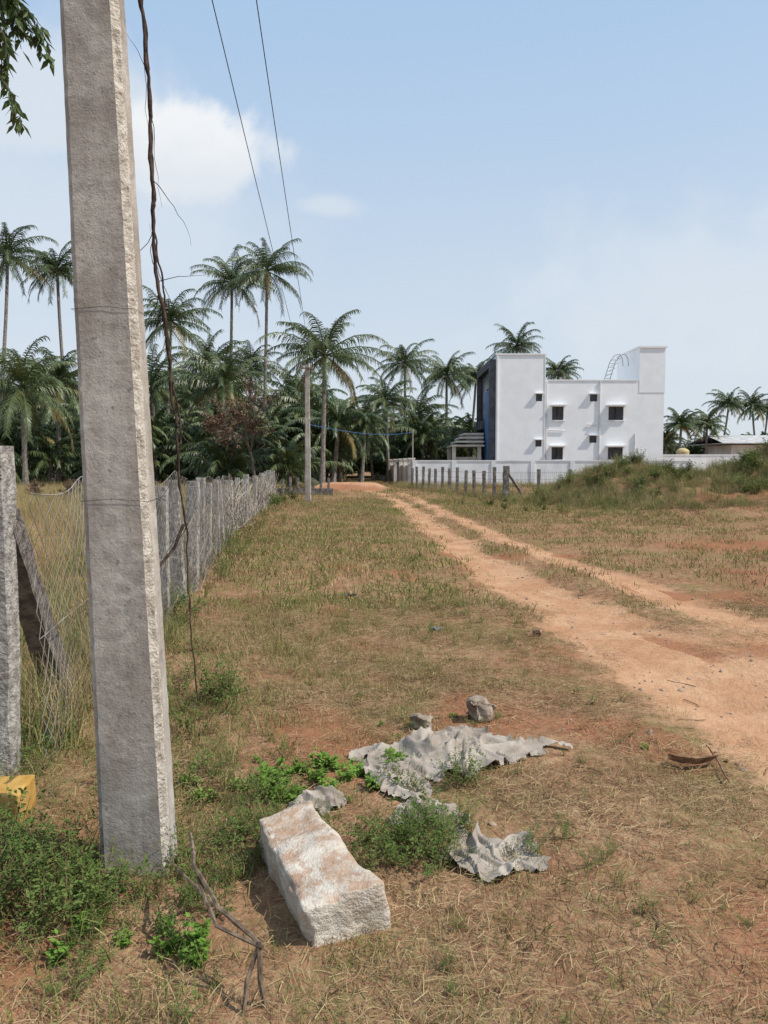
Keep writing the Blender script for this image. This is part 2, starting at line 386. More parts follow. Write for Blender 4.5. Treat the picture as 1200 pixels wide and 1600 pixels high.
cl(.2,6,1.1,2,40,0,3,.2,.5); cl(1.0,7,.5,.5,14,0,3,.3,.6); cl(.3,10,1.5,3,50,0,3,.3,.7)
cl(-.9,2.0,.4,.2,12,0,3,.2,.5); cl(1.1,4.3,.4,.6,14,0,3,.2,.4); cl(.6,3.8,.8,.8,18,3,2,.2,.35); cl(1.0,3,.7,.7,26,0,3,.15,.35)
cl(9.0,27.5,2.3,1.5,50,5,2,.3,.7); cl(14.0,27,2.5,2,70,5,2,.4,.9); cl(12,24,2.5,1.0,30,5,2,.3,.6); cl(7.0,27,1.4,2,20,5,2,.3,.5); cl(19,27,3,2,30,5,2,.5,.9)
cl(-4.3,28,.3,3,14,5,2,.4,.8); cl(5.4,34,.6,2,10,5,2,.3,.6)
scatter('weeds',np.concatenate(pts),np.concatenate(rots),np.concatenate(scs),np.concatenate(ids),c_w)
m_peb=mat_noise('pebble_stone',(.25,.15,.10),(.48,.36,.27),8)
def pebble(name,seed):
    import bmesh
    bm=bmesh.new(); bmesh.ops.create_icosphere(bm,subdivisions=2,radius=1)
    for v in bm.verts:
        v.co*= 1+.35*noise.noise(v.co*1.1+Vector((seed*5,0,0)))
        v.co.z*=.6
    me=bpy.data.meshes.new(name); bm.to_mesh(me); me.materials.append(m_peb); return bpy.data.objects.new(name,me)
c_p=proto_coll('pebble_protos',[pebble('a%d_pebble'%i,i) for i in range(4)])
pts=[];rots=[];scs=[];ids=[]
x=rng.uniform(-1.5,6,4500); y=rng.uniform(1.3,13,4500); k=rng.random(4500)<.12+dirtmask(x,y)*.9; x=x[k];y=y[k]
add(x,y,rng.integers(0,4,len(x)),np.clip(rng.exponential(.005,len(x))+.002,0,.025),3)
scatter('gravel',np.concatenate(pts),np.concatenate(rots),np.concatenate(scs),np.concatenate(ids),c_p)

# ---------------------------------------------------------------- near concrete pole
m_conc,nt=newmat('weathered_concrete'); p=objpos(nt)
f1=nt.ramp(nt.noise(p,3.0,5,.65),.38,.64); f2=nt.ramp(nt.noise(p,16,6,.75),.44,.64); f3=nt.ramp(nt.noise(p,100,3,.65),.57,.70)
c=nt.mix(f1,C(.30,.255,.215),C(.45,.405,.35)); c=nt.mix(nt.math('MULTIPLY',f2,.5),c,C(.24,.20,.17)); c=nt.mix(nt.math('MULTIPLY',f3,.6),c,C(.13,.11,.095))
st=nt.n('ShaderNodeMapping',ins={'Scale':(9,9,.5)}); nt.l(p,st.inputs[0])
c=nt.mix(nt.math('MULTIPLY',nt.ramp(nt.noise(st.outputs[0],1,5,.6),.45,.68),.5),c,C(.54,.50,.445))
c=nt.mix(nt.math('MULTIPLY',nt.ramp(nt.noise(p,5,2,.5,1.2),.60,.64),.4),c,C(.21,.185,.165))
wv=nt.ramp(nt.noise(p,38,2,.5),.68,.74)
c=nt.mix(nt.math('MULTIPLY',wv,.5),c,C(.10,.085,.075))
hz=nt.math('ADD',nt.noise(p,12,5,.65),nt.math('MULTIPLY',nt.noise(p,110,3,.7),.35))
finish(nt,c,.92,hz,.55,.012,.15)
m_concedge=mat_noise('sunlit_chipped_concrete',(.38,.33,.27),(.58,.52,.44),25,.95,.8,.015,90)  # paler tone paints sunlight onto the pole's chipped right front edge
def concpole(name,base,top,w0,w1,d0,d1,rings,jit,ch=.022):
    b=B(); n=None
    for k in range(rings+1):
        t=k/rings; cx=base[0]+(top[0]-base[0])*t; cy=base[1]+(top[1]-base[1])*t; z=base[2]+(top[2]-base[2])*t
        w=(w0+(w1-w0)*t)/2; d=(d0+(d1-d0)*t)/2
        sec=[]
        for i in range(7): sec.append((-w+ch+(2*w-2*ch)*i/6,-d,0))
        for i in range(1,3): sec.append((w-ch+ch*i/3,-d+ch*i/3,1))
        for i in range(5): sec.append((w,-d+ch+(2*d-2*ch)*i/4,0))
        for i in range(1,3): sec.append((w-ch*i/3,d-ch+ch*i/3,1))
        for i in range(5): sec.append((w-ch-(2*w-2*ch)*i/4,d,0))
        for i in range(1,3): sec.append((-w+ch-ch*i/3,d-ch*i/3,1))
        for i in range(5): sec.append((-w,d-ch-(2*d-2*ch)*i/4,0))
        for i in range(1,3): sec.append((-w+ch*i/3,-d+ch-ch*i/3,1))
        n=len(sec)
        for (sx,sy,e_) in sec:
            P=Vector((sx,sy,z)); a=jit*(.35+1.7*e_)
            nn=noise.noise_vector(P*14)*a+noise.noise_vector(P*45)*a*.6
            chip=max(0,noise.noise(P*7+Vector((3,1,2)))-.12)*e_*jit*7
            s=1-chip/max(w,.01)
            b.v.append((cx+sx*s+nn.x,cy+sy*s+nn.y,z))
    for k in range(rings):
        for j in range(n):
            a=k*n+j;c2=k*n+(j+1)%n
            b.f.append((a,c2,c2+n,a+n)); b.m.append(1 if 6<=j<=9 else 0)
    b.f.append(tuple(rings*n+j for j in range(n))); b.m.append(0)
    return b
pe=empty('utility_pole',(0,0,0))
PB=(-.945,2.92,-.1); PT=(-1.21,2.92,7.6)
concpole('shaft',PB,PT,.265,.13,.15,.10,420,.0045).obj('shaft',[m_conc,m_concedge],pe)
m_wire=mat_noise('dark_wire',(.03,.027,.025),(.07,.06,.05),20,.6)
m_rust=mat_noise('rusty_wire',(.12,.08,.05),(.25,.2,.15),15,.8)
b=B()
def polex(z): t=(z+.1)/7.7; return PB[0]+(PT[0]-PB[0])*t, .265+(.13-.265)*t, .15-.05*t
for z in (2.12,1.42):
    cx,w,d=polex(z); e_=.003; w=w/2+e_; d=d/2+e_
    b.tube([(cx-w,2.92-d,z-.005),(cx,2.92-d-.001,z+.004),(cx+w,2.92-d,z-.006),(cx+w,2.92+d,z),(cx-w,2.92+d,z),(cx-w,2.92-d,z-.005)],.0009,5)
b.obj('tie_wires',[m_wire],pe)
b=B(); b.box(-1.75,-.75,2.975,3.03,7.25,7.31)
for xx in (-1.62,-1.07): b.tube([(xx,3.0,7.31),(xx,3.0,7.36),(xx,3.0,7.42)],[.03,.045,.02],8)
b.obj('crossarm',[m_rust],pe)
pe2=empty('utility_pole')
concpole('shaft',(-3.12,31.7,-.1),(-3.12,31.7,5.6),.25,.17,.17,.12,60,.005).obj('shaft',[m_conc,m_conc],pe2)
b=B(); b.box(-3.42,-2.86,31.56,31.62,5.42,5.48)
for xx in (-3.35,-2.95): b.tube([(xx,31.6,5.48),(xx,31.6,5.54),(xx,31.6,5.62)],[.03,.045,.02],8)
b.obj('crossarm',[m_rust],pe2)
b=B()
def cat(a,c,sag,n=30):
    return [(a[0]+(c[0]-a[0])*t,a[1]+(c[1]-a[1])*t,a[2]+(c[2]-a[2])*t-4*sag*t*(1-t)) for t in [i/n for i in range(n+1)]]
b.tube(cat((-1.62,3.0,7.45),(-3.35,31.6,5.62),.12),.0065,5); b.tube(cat((-1.07,3.0,7.45),(-2.95,31.6,5.62),.12),.0065,5)
b.tube(cat((-1.62,3.0,7.45),(-.6,-25,7.4),.2),.0065,5); b.tube(cat((-1.07,3.0,7.45),(0,-25,7.4),.2),.0065,5)
b.obj('overhead_wires',[m_wire])
m_blue=mat_noise('blue_cable_sheath',(.05,.12,.3),(.06,.16,.38),5)
b=B(); b.tube(cat((-3.1,31.7,3.2),(2.2,58,4.0),.3),.012,5); b.obj('blue_cable',[m_blue])
b=B(); b.tube([(2.15,58,-.1),(2.15,58,2),(2.15,58,4.2)],[.06,.05,.045],8); b.obj('steel_post',[m_conc])
m_vinebark=mat_noise('dry_vine_bark',(.035,.022,.018),(.09,.06,.045),30,.95)
b=B()
path=[(-1.15,3.06,7.2),(-1.06,3.1,5.2),(-.975,3.2,3.55),(-.95,3.2,3.15),(-.94,3.2,2.75),(-.93,3.2,2.4),(-.90,3.2,2.15),(-.875,3.2,1.9),(-.85,3.2,1.62),(-.83,3.2,1.3),(-.82,3.2,1.05),(-.80,3.2,.75),(-.79,3.22,.55)]
def refine(path,per,j,sd):
    out=[];n=len(path)
    for i in range(n-1):
        for k in range(per):
            t=k/per; q=Vector(path[i]).lerp(Vector(path[i+1]),t); o_=noise.noise_vector(q*6+Vector((sd,0,0)))*j+noise.noise_vector(q*22+Vector((sd,9,0)))*j*.4
            out.append(q+o_)
    out.append(Vector(path[-1])); return out
P1=refine(path,14,.014,0); N=len(P1)
rad=[(.008 if k/N<.45 else max(.003,.008-(k/N-.45)*.014))*(1+.5*noise.noise(Vector((k*.35,0,0)))) for k in range(N)]
b.tube(P1,rad,6)
P2=refine(path[:9],14,.018,31); b.tube([q+Vector((.006,0.01,0)) for q in P2],.004,5)
random.seed(12)
for z0,dx,dz,L in ((2.7,.10,-.1,.3),(2.95,.12,-.3,.35),(2.3,.16,.05,.2),(2.25,-.12,-.3,.3),(2.35,-.1,.25,.25),(2.0,.1,-.2,.2),(1.6,.05,-.3,.25),(3.3,.06,-.35,.4),(2.5,-.08,-.3,.3),(1.3,-.1,-.2,.25),(2.15,.12,-.2,.3),(2.2,-.1,-.4,.35),(1.75,.08,-.3,.3),(1.7,-.05,-.4,.3),(3.0,.05,.3,.3),(2.45,.05,-.5,.4),(2.1,-.04,-.5,.4)):
    q=min(P1,key=lambda p:abs(p.z-z0)).copy(); pp=[q.copy()]; d=Vector((dx,0.02,dz)).normalized()
    for k in range(9):
        d=(d+Vector((random.uniform(-.3,.3),random.uniform(-.2,.2),random.uniform(-.3,.3)))).normalized(); q=q+d*L/9; pp.append(q.copy())
    b.tube(pp,[.0020-.00016*k for k in range(10)],4)
b.tube(refine([(-.83,3.2,1.3),(-.87,3.18,1.2),(-.95,3.1,1.1)],8,.01,5),.007,5)
b.obj('dry_vine',[m_vinebark],smooth=True)
# ---------------------------------------------------------------- left fence
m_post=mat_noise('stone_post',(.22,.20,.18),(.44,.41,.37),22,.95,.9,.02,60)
m_post_shaded=mat_noise('shaded_strut_stone',(.11,.09,.08),(.24,.21,.185),16,.95,.9,.02,60)  # strut lies in shadow; that shade is put into a darker stone colour
fe=empty('wire_fence')
b=B()
def post(b,x,y,w,h,lean=(0,0),z0=-.1,m=0,seed=0):
    i0=len(b.v); n=8
    for k in range(n+1):
        t=k/n; z=z0+(h-z0)*t
        for (sx,sy) in ((-1,-1),(0,-1.05),(1,-1),(1.05,0),(1,1),(0,1.05),(-1,1),(-1.05,0)):
            nn=noise.noise_vector(Vector((x+sx,y*3+sy,z*5+seed)))*w*.12
            b.v.append((x+lean[0]*t+sx*w/2+nn.x,y+lean[1]*t+sy*w/2+nn.y,z))
    for k in range(n):
        for j in range(8):
            a=i0+k*8+j;c=i0+k*8+(j+1)%8; b.f.append((a,c,c+8,a+8)); b.m.append(m)
    b.f.append(tuple(i0+n*8+j for j in range(8))); b.m.append(m)
post(b,-1.87,3.72,.13,1.64)
yy=6.3; random.seed(9)
while yy<33:
    post(b,float(fx(yy))+random.uniform(-.05,.05),yy,random.uniform(.09,.15),random.uniform(1.2,1.45) if yy<14 else random.uniform(1.12,1.34),(random.uniform(-.08,.08),random.uniform(-.08,.08)),seed=yy); yy+=random.uniform(.9,1.5)
b.obj('posts',[m_post],fe)
b=B()
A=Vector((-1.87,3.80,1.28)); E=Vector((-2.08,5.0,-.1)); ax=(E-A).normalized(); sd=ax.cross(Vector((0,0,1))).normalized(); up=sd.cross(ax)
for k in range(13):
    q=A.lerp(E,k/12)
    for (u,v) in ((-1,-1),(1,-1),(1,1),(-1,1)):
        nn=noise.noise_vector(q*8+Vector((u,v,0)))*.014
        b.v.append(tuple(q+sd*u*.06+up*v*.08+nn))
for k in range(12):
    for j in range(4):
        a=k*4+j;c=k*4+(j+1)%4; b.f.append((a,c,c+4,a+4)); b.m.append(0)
b.f.append((0,1,2,3)); b.m.append(0); b.obj('strut',[m_post_shaded],fe)
b=B(); 
def seg(b,p,q,r):
    p=Vector(p);q=Vector(q); t=(q-p).normalized(); a=t.cross(Vector((0,1,.2))).normalized(); c=t.cross(a)
    i=len(b.v)
    for e_ in (p,q):
        for ang in (0,2.094,4.189): b.v.append(tuple(e_+(a*math.cos(ang)+c*math.sin(ang))*r))
    for j in range(3): b.f.append((i+j,i+(j+1)%3,i+3+(j+1)%3,i+3+j)); b.m.append(0)
def link(b,y0,y1,cell,r,h):
    ncol=int((y1-y0)/cell); nrow=int(h/cell)
    def P(i,j):
        yy=y0+i*cell; j2=j*cell
        s=.03*math.sin(yy*2.1)+.02*math.sin(yy*5+j2*4)
        return (float(np.interp(yy,[0,3.7,10,16,32,60],[-1.5,-1.8,-2.45,-3.3,-4.6,-7]))+s+.07,yy,.04+j2+(.03*math.sin(yy*1.7)+.03*math.sin(yy*3.9+1))*j2)
    for i in range(ncol):
        for j in range(nrow):
            if (i+j)%2==0: seg(b,P(i,j),P(i+1,j+1),r)
            else: seg(b,P(i+1,j),P(i,j+1),r)
    for j in (0,nrow//2,nrow):
        b.tube([P(i,j) for i in range(0,ncol+1,2)],r*1.3,4)
link(b,3.75,9,.065,.0022,1.4); link(b,9,17,.085,.0025,1.3); link(b,17,32,.13,.0035,1.2)
b.obj('chain_link_mesh',[mat_noise('galvanised_rusty_wire',(.15,.13,.105),(.30,.275,.24),3,.7)],fe)
m_creeper=mat_leaf('dry_creeper',(.20,.155,.12),(.40,.355,.30),0,.9,.05)
b=B(); random.seed(5)
for _ in range(800):
    yy=8+24*random.random(); x0=float(fx(yy))+.1+random.uniform(-.05,.08); z=random.uniform(0,.9)
    L=random.uniform(.1,.5)*(1 if yy<15 else 1.3); d=Vector((random.uniform(-.15,.15),random.uniform(-.5,.5),random.uniform(-.3,1))).normalized()
    q=Vector((x0,yy,z)); pp=[q.copy()]
    for k in range(3):
        d=(d+Vector((random.uniform(-.1,.1),random.uniform(-.5,.5),random.uniform(-.4,.4)))).normalized(); q=q+d*L/3; q.z=min(q.z,1.22+.08*math.sin(yy*4)); pp.append(q.copy())
    b.tube(pp,.003 if yy<15 else .007,3,0,False)
b.obj('dry_creepers',[m_creeper],fe)
fe2=empty('wire_fence')
b=B(); n=13
for k in range(n):
    t=k/(n-1); yy=33.4+(50-33.4)*t; xx=5.25+(1.8-5.25)*t
    post(b,xx,yy,.15 if k else .24,random.uniform(1.25,1.45) if k else 1.5,(random.uniform(-.05,.05),0),seed=k)
for xx in (6.9,8.3): post(b,xx,34.5,.13,1.35,seed=xx)
m_dpost=mat_noise('dark_stone_post',(.10,.085,.075),(.24,.21,.18),9,.95)
b.tube([(5.35,33.45,1.2),(5.8,33.5,.55),(6.15,33.55,-.05)],.07,4)
b.obj('posts',[m_dpost],fe2)
b=B()
for z in (.3,.6,.9,1.2):
    b.tube(cat((5.25,33.4,z),(1.8,50,z),.02,13),.006,4); b.tube(cat((5.25,33.4,z),(11,35.5,z+.05),.03,8),.006,4)
for k in range(60):
    t=k/60; b.tube([(5.25+5.75*t,33.4+2.1*t,.1),(5.25+5.75*t+.1*(1 if k%2 else -1),33.4+2.1*t,1.3)],.004,3)
b.obj('wires',[m_rust],fe2)
fe3=empty('stone_post_fence'); b=B()
for k in range(9): post(b,-5.9+k*.38,39+.1*k,.12,random.uniform(.7,.95),seed=k*3)
b.box(-6.0,-2.6,39.3,39.5,-.05,.35); b.obj('posts',[m_dpost],fe3)
# ---------------------------------------------------------------- stones, cloth, debris
def rock(name,loc,rot,dims,seed,amp,mats,res=26,edge=.0,taper=0):
    import bmesh
    bm=bmesh.new(); bmesh.ops.create_cube(bm,size=1); bmesh.ops.subdivide_edges(bm,edges=bm.edges[:],cuts=res,use_grid_fill=True)
    D=Vector(dims)
    for v in bm.verts:
        c0=v.co.copy(); P=Vector((c0.x*D.x,c0.y*D.y,c0.z*D.z))
        P.x*=1+taper*c0.y; P.z*=1+taper*.4*c0.y
        ax=sorted([abs(c0.x),abs(c0.y),abs(c0.z)],reverse=True)
        ed=max(0,(ax[1]-.36)/.14)
        n_=noise.noise_vector(P*5+Vector((seed,0,0)))*amp+noise.noise_vector(P*16+Vector((seed,0,0)))*amp*.45+noise.noise_vector(P*50)*amp*.15
        chip=(.35+max(0,noise.noise(P*9+Vector((0,seed,0))))*2.2)*ed*ed*edge
        P=P*(1)-Vector((P.x/D.x,P.y/D.y,P.z/D.z))*chip+n_
        v.co=P
    me=bpy.data.meshes.new(name); bm.to_mesh(me)
    for m in mats: me.materials.append(m)
    me.polygons.foreach_set('use_smooth',[True]*len(me.polygons))
    o=bpy.data.objects.new(name,me); o.location=loc; o.rotation_euler=rot; scene.collection.objects.link(o); return o
m_rock,nt=newmat('whitewashed_stone'); p=objpos(nt)
f=nt.ramp(nt.noise(p,7,6,.7),.42,.6)
gz=nt.n('ShaderNodeSeparateXYZ',ins={0:nt.n('ShaderNodeNewGeometry').outputs['Normal']}).outputs[2]
c=nt.mix(f,C(.58,.52,.44),C(.46,.38,.30)); c=nt.mix(nt.math('MULTIPLY',nt.ramp(nt.noise(p,11,7,.75),.42,.58),nt.math('MULTIPLY',nt.ramp(gz,.2,.8),.85)),c,C(.37,.23,.15))
c=nt.mix(nt.math('MULTIPLY',nt.ramp(nt.noise(p,60,4,.7),.55,.7),.5),c,C(.30,.23,.17))
finish(nt,c,.95,nt.math('ADD',nt.noise(p,16,5,.7),nt.math('MULTIPLY',nt.noise(p,90,3),.4)),.8,.02,.1)
rock('stone_block',(-.255,2.72,.065),(R(2),R(-7),R(25)),(.25,.66,.22),3,.017,[m_rock],34,.03,-.18)
m_grock=mat_noise('grey_stone',(.20,.15,.115),(.38,.31,.24),9,.95,.7,.02,50)
rock('rock',(.58,4.6,.05),(0.1,0.1,.4),(.17,.13,.10),8,.06,[m_grock],12,.055)
rock('rock',(.23,4.5,.02),(0,0.1,1),(.13,.1,.07),18,.045,[m_grock],10,.035)
m_yel=mat_noise('ochre_painted_stone',(.38,.21,.045),(.50,.30,.09),10,.9,.6,.01,60)
rock('ochre_stone_block',(-1.66,3.28,.075),(0,0,.1),(.22,.22,.17),38,.008,[m_yel],14,.012)
m_cloth=mat_noise('dusty_cloth',(.27,.225,.185),(.40,.345,.29),5,.9,.3,.01,60)
def cloth(name,cx,cy,sx,sy,rot,seed,amp):
    n=110; b=B(); idx={}
    for j in range(n):
        for i in range(n):
            u=i/(n-1)*2-1; v=j/(n-1)*2-1
            Px=Vector((u*sx,v*sy,seed)); wr=noise.noise_vector(Px*3)*.12
            q=Px*5+wr*9
            f1=noise.noise(Vector((q.x*.7,q.y*1.2,seed)))
            cr=max(0,1-abs(noise.noise(Vector((q.x*.9+3,q.y*1.5,seed+3))))*6)
            cr2=max(0,1-abs(noise.noise(Vector((q.x*2.0,q.y*1.3,seed+7))))*7)
            r2=(u*u+v*v)
            fall=max(0,1-r2**1.2)
            z=.008+amp*(.45*max(0,f1+.2)*(.2+.8*fall)+.38*cr*(.25+.75*fall)+.26*cr2*(.4+.6*fall))
            out=r2**.5 > .74+.45*noise.noise(Vector((u*1.6,v*1.6,seed)))+.14*noise.noise(Vector((u*6,v*6,seed+4)))
            x=cx+(u*sx*math.cos(rot)-v*sy*math.sin(rot))+wr.x*.3; y=cy+(u*sx*math.sin(rot)+v*sy*math.cos(rot))+wr.y*.3
            idx[i,j]=(len(b.v),out); b.v.append((x,y,H1(x,y)+max(.006,z)))
    for j in range(n-1):
        for i in range(n-1):
            q=[idx[i,j],idx[i+1,j],idx[i+1,j+1],idx[i,j+1]]
            if any(o for _,o in q): continue
            b.f.append(tuple(k for k,_ in q)); b.m.append(0)
    return b.obj(name,[m_cloth],smooth=True)
cloth('discarded_cloth',.42,4.05,.60,.42,-.05,2.3,.13)
cloth('discarded_cloth',.05,3.72,.18,.36,.3,5.1,.09)
cloth('discarded_cloth',.20,3.33,.24,.20,-.3,7.7,.09)
cloth('discarded_cloth',.42,2.98,.25,.29,.2,9.4,.11)
cloth('discarded_cloth',-.30,3.42,.15,.16,.4,12.4,.09)
m_husk=mat_noise('dry_husk',(.13,.07,.04),(.28,.17,.10),20,.9)
b=B()
for k in range(6):
    b.tube([(1.60+.12*math.cos(t)*(1+.03*k),3.95+.035*math.sin(t)-.008*k,.01+.008*k+.012*abs(math.cos(t))) for t in [3.3+j*.35 for j in range(9)]],[.002+.007*math.sin(j/8*3.14) for j in range(9)],5)
b.tube(refine([(1.75,4.1,.03),(1.72,3.9,.02),(1.68,3.7,.015)],5,.01,2),.005,5)
b.obj('palm_husk',[m_husk])
b=B(); b.tube([(1.28,6.85,.03),(1.34,6.9,.02),(1.40,6.85,.05),(1.44,6.9,.06)],[.01,.04,.03,.01],6); b.obj('dry_leaf',[m_husk])
b=B(); random.seed(3)
for _ in range(130):
    x=random.uniform(-1.2,3.0); y=random.uniform(1.6,5.5); a=random.uniform(0,6.28); L=random.uniform(.05,.22); z=H1(x,y)+.012
    if x<.5 and random.random()<.5: continue
    q=Vector((x,y,z)); pp=[]
    for k in range(5):
        pp.append(q.copy()); a+=random.uniform(-.4,.4); q=q+Vector((math.cos(a),math.sin(a),random.uniform(-.05,.08)))*L/4
    b.tube(pp,random.uniform(.0015,.0035),4)
b.obj('twigs',[m_husk])
m_stick=mat_noise('dead_stick',(.09,.065,.045),(.22,.16,.11),25,.95)
b=B()
b.tube(refine([(-.70,2.72,.22),(-.62,2.45,.24),(-.50,2.28,.20),(-.36,2.16,.16)],6,.01,1),.007,5)
b.tube(refine([(-.72,2.6,.16),(-.55,2.35,.18),(-.36,2.18,.15)],6,.01,3),.005,5)
b.tube(refine([(-.36,2.16,.17),(-.355,2.13,.08),(-.34,2.12,-.02)],6,.006,2),.008,5)
b.tube(refine([(-.365,2.17,.16),(-.39,2.12,.08),(-.40,2.08,-.02)],6,.006,4),.007,5)
b.tube(refine([(-.6,2.42,.22),(-.5,2.2,.19),(-.35,2.15,.16)],6,.008,6),.006,5)
b.obj('dead_branch',[m_stick])
m_pl=mat_noise('faded_plastic',(.20,.22,.28),(.32,.34,.38),9,.6)
b=B()
for (cx,cy,s) in ((-.37,8.95,.08),(.49,7.1,.05),(.46,7.15,.04)):
    for k in range(5):
        a=random.uniform(0,6.28); d=Vector((math.cos(a),math.sin(a),.4)).normalized(); leafq(b,Vector((cx,cy,.01)),d,Vector((.3,.2,1)),s*1.4,s,0,.6)
b.obj('plastic_scrap',[m_pl])
# ---------------------------------------------------------------- buildings
m_white=mat_noise('white_paint',(.79,.79,.79),(.84,.84,.835),1.2,.7,.08,.01,30)
m_wall=mat_noise('compound_wall_paint',(.68,.69,.70),(.80,.80,.80),1.0,.85,.1,.01,20)
m_cream=mat_noise('cream_paint',(.55,.50,.43),(.68,.63,.56),1.5,.85)
m_glass=mat_noise('dark_glass',(.02,.02,.025),(.04,.045,.05),2,.2,spec=.5)
m_frame=mat_noise('window_frame',(.05,.045,.04),(.08,.07,.06),5)
m_dark=mat_noise('dark_grey_cladding',(.06,.06,.075),(.10,.10,.115),2,.6)
m_bluep=mat_noise('blue_cladding',(.06,.15,.32),(.08,.19,.38),2,.5)
m_roofc=mat_noise('roof_concrete',(.35,.34,.33),(.5,.49,.47),2)
bd=empty('white_house')
b=B(); YF=62
ops=[(13.4,14.32,5.1,6.17),(17.9,19.1,5.1,6.17),(13.4,14.32,1.96,2.94),(17.9,19.1,1.96,2.94),(16.4,17.0,6.58,7.14),(16.4,17.0,3.3,3.86)]
ops2=[(12.05,12.55,6.58,7.14),(12.05,12.55,2.99,3.5)]
def facade(b,x0,x1,z0,z1,y,ops,dp=.22):
    X_=sorted(set([x0,x1]+[o[0] for o in ops]+[o[1] for o in ops])); Z_=sorted(set([z0,z1]+[o[2] for o in ops]+[o[3] for o in ops]))
    for i in range(len(X_)-1):
        for j in range(len(Z_)-1):
            cx=(X_[i]+X_[i+1])/2; cz=(Z_[j]+Z_[j+1])/2
            if any(o[0]<cx<o[1] and o[2]<cz<o[3] for o in ops): continue
            b.face([(X_[i],y,Z_[j]),(X_[i+1],y,Z_[j]),(X_[i+1],y,Z_[j+1]),(X_[i],y,Z_[j+1])],0)
    for (a,c,e_,f_) in ops:
        y2=y+dp
        b.face([(a,y,e_),(a,y2,e_),(a,y2,f_),(a,y,f_)]); b.face([(c,y,e_),(c,y,f_),(c,y2,f_),(c,y2,e_)])
        b.face([(a,y,e_),(c,y,e_),(c,y2,e_),(a,y2,e_)]); b.face([(a,y,f_),(a,y2,f_),(c,y2,f_),(c,y,f_)])
        b.face([(a,y2,e_),(c,y2,e_),(c,y2,f_),(a,y2,f_)],1)
facade(b,12.78,22.3,-.2,8.22,YF,ops)
facade(b,8.88,12.78,-.2,10.22,YF-.25,ops2)
b.face([(12.78,YF-.25,-.2),(12.78,YF,-.2),(12.78,YF,10.22),(12.78,YF-.25,10.22)])
b.box(8.88,12.76,YF+.3,71,-.2,10.2); b.face([(8.88,YF-.25,-.2),(8.88,YF-.25,10.22),(8.88,YF+.3,10.22),(8.88,YF+.3,-.2)])
b.face([(8.88,YF-.25,10.22),(12.78,YF-.25,10.22),(12.78,YF+.3,10.22),(8.88,YF+.3,10.22)])
b.face([(12.78,YF,8),(12.78,YF+.3,8),(12.78,YF+.3,10.22),(12.78,YF,10.22)])
b.box(12.8,22.28,YF+.3,71,-.2,7.3)
b.box(12.8,20.29,YF+.01,YF+.16,7.29,8.215); b.box(22.15,22.29,YF+.16,71,7.3,8.2); b.box(12.8,22.15,70.85,71,7.3,8.2)
b.face([(22.3,YF,-.2),(22.3,YF+.3,-.2),(22.3,YF+.3,8.22),(22.3,YF,8.22)])
b.obj('walls',[m_white,m_glass],bd)
b=B(); b.box(20.3,22.33,YF-.03,68,7.28,10.8); b.box(20.2,22.45,YF-.12,68.1,10.8,10.95); b.obj('stair_tower',[m_white],bd)
b=B(); b.box(12.86,20.2,YF-.05,YF+.2,8.22,8.30); b.box(8.8,12.85,YF-.32,71.05,10.22,10.32)
b.box(8.95,9.05,YF-.33,YF-.25,.2,10.1); b.box(12.74,12.8,YF-.29,YF-.25,.2,10.1)
b.obj('copings',[m_white],bd)
b=B()
for (a,c,e_,f_) in ops[:4]:
    b.box(a-.15,c+.15,YF-.5,YF-.001,f_+.05,f_+.14,0)
    b.box(a-.08,c+.08,YF-.1,YF-.001,e_-.08,e_-.003,0)
    b.box((a+c)/2-.03,(a+c)/2+.03,YF+.12,YF+.18,e_,f_,1)
    for q in range(1,5): b.box(a,c,YF+.1,YF+.12,e_+(f_-e_)*q/5-.012,e_+(f_-e_)*q/5+.012,1)
for (a,c,e_,f_) in ops[4:]+[]: b.box(a-.08,c+.08,YF-.25,YF-.001,f_+.02,f_+.08,0)
for (a,c,e_,f_) in ops2: b.box(a-.08,c+.08,YF-.5,YF-.251,f_+.02,f_+.08,0)
b.obj('window_shades',[m_white,m_frame],bd)
b=B()
for xx,zt in ((17.18,8.2),(12.95,8.2),(20.0,3)):
    b.tube([(xx,YF-.07,0),(xx,YF-.07,4),(xx,YF-.07,zt)],.055,8)
b.tube([(17.0,YF-.07,4.7),(16.2,YF-.07,4.75)],.04,6); b.tube([(12.95,YF-.07,4.3),(14.4,YF-.07,4.25)],.04,6)
b.obj('drain_pipes',[mat_noise('pipe_plastic',(.6,.6,.6),(.68,.68,.68),2)],bd)
b=B()
b.box(8.4,8.875,YF+.6,70.6,9.3,9.9,0); b.box(8.4,8.875,YF-.1,YF+.6,7.9,9.9,0); b.box(8.4,8.875,70.2,70.6,.2,9.3,0)
b.box(8.4,8.875,YF-.1,YF+.5,.5,7.895,0); b.box(8.45,8.875,YF+.5,YF+3.2,.5,7.6,1); b.box(8.7,8.875,YF+.6,YF+4.2,7.9,9.3,2); b.box(8.75,8.875,YF+4.3,70.1,5.4,9.2,2); b.box(8.75,8.875,YF+4.3,70.1,.6,4.6,2); b.box(8.3,8.875,YF+4.25,70.15,4.6,5.3,0)
b.obj('front_cladding',[m_dark,m_bluep,m_glass],bd)
b=B()
for k in range(4): b.box(5.6-.0+k*.35,8.29,YF+2.0+k*.2,69.5,3.05+k*.33,3.20+k*.33,0)
b.box(6.9,8.28,YF+2.9,69.4,3.21,4.03,0)
for (xx,yy) in ((5.8,64.4),(5.8,69.2),(7.9,64.4)): b.box(xx-.15,xx+.15,yy-.15,yy+.15,-.1,3.04,0)
b.box(5.9,8.2,65.0,65.2,-.1,2.2,0)
b.obj('portico',[m_cream],bd)
b=B()
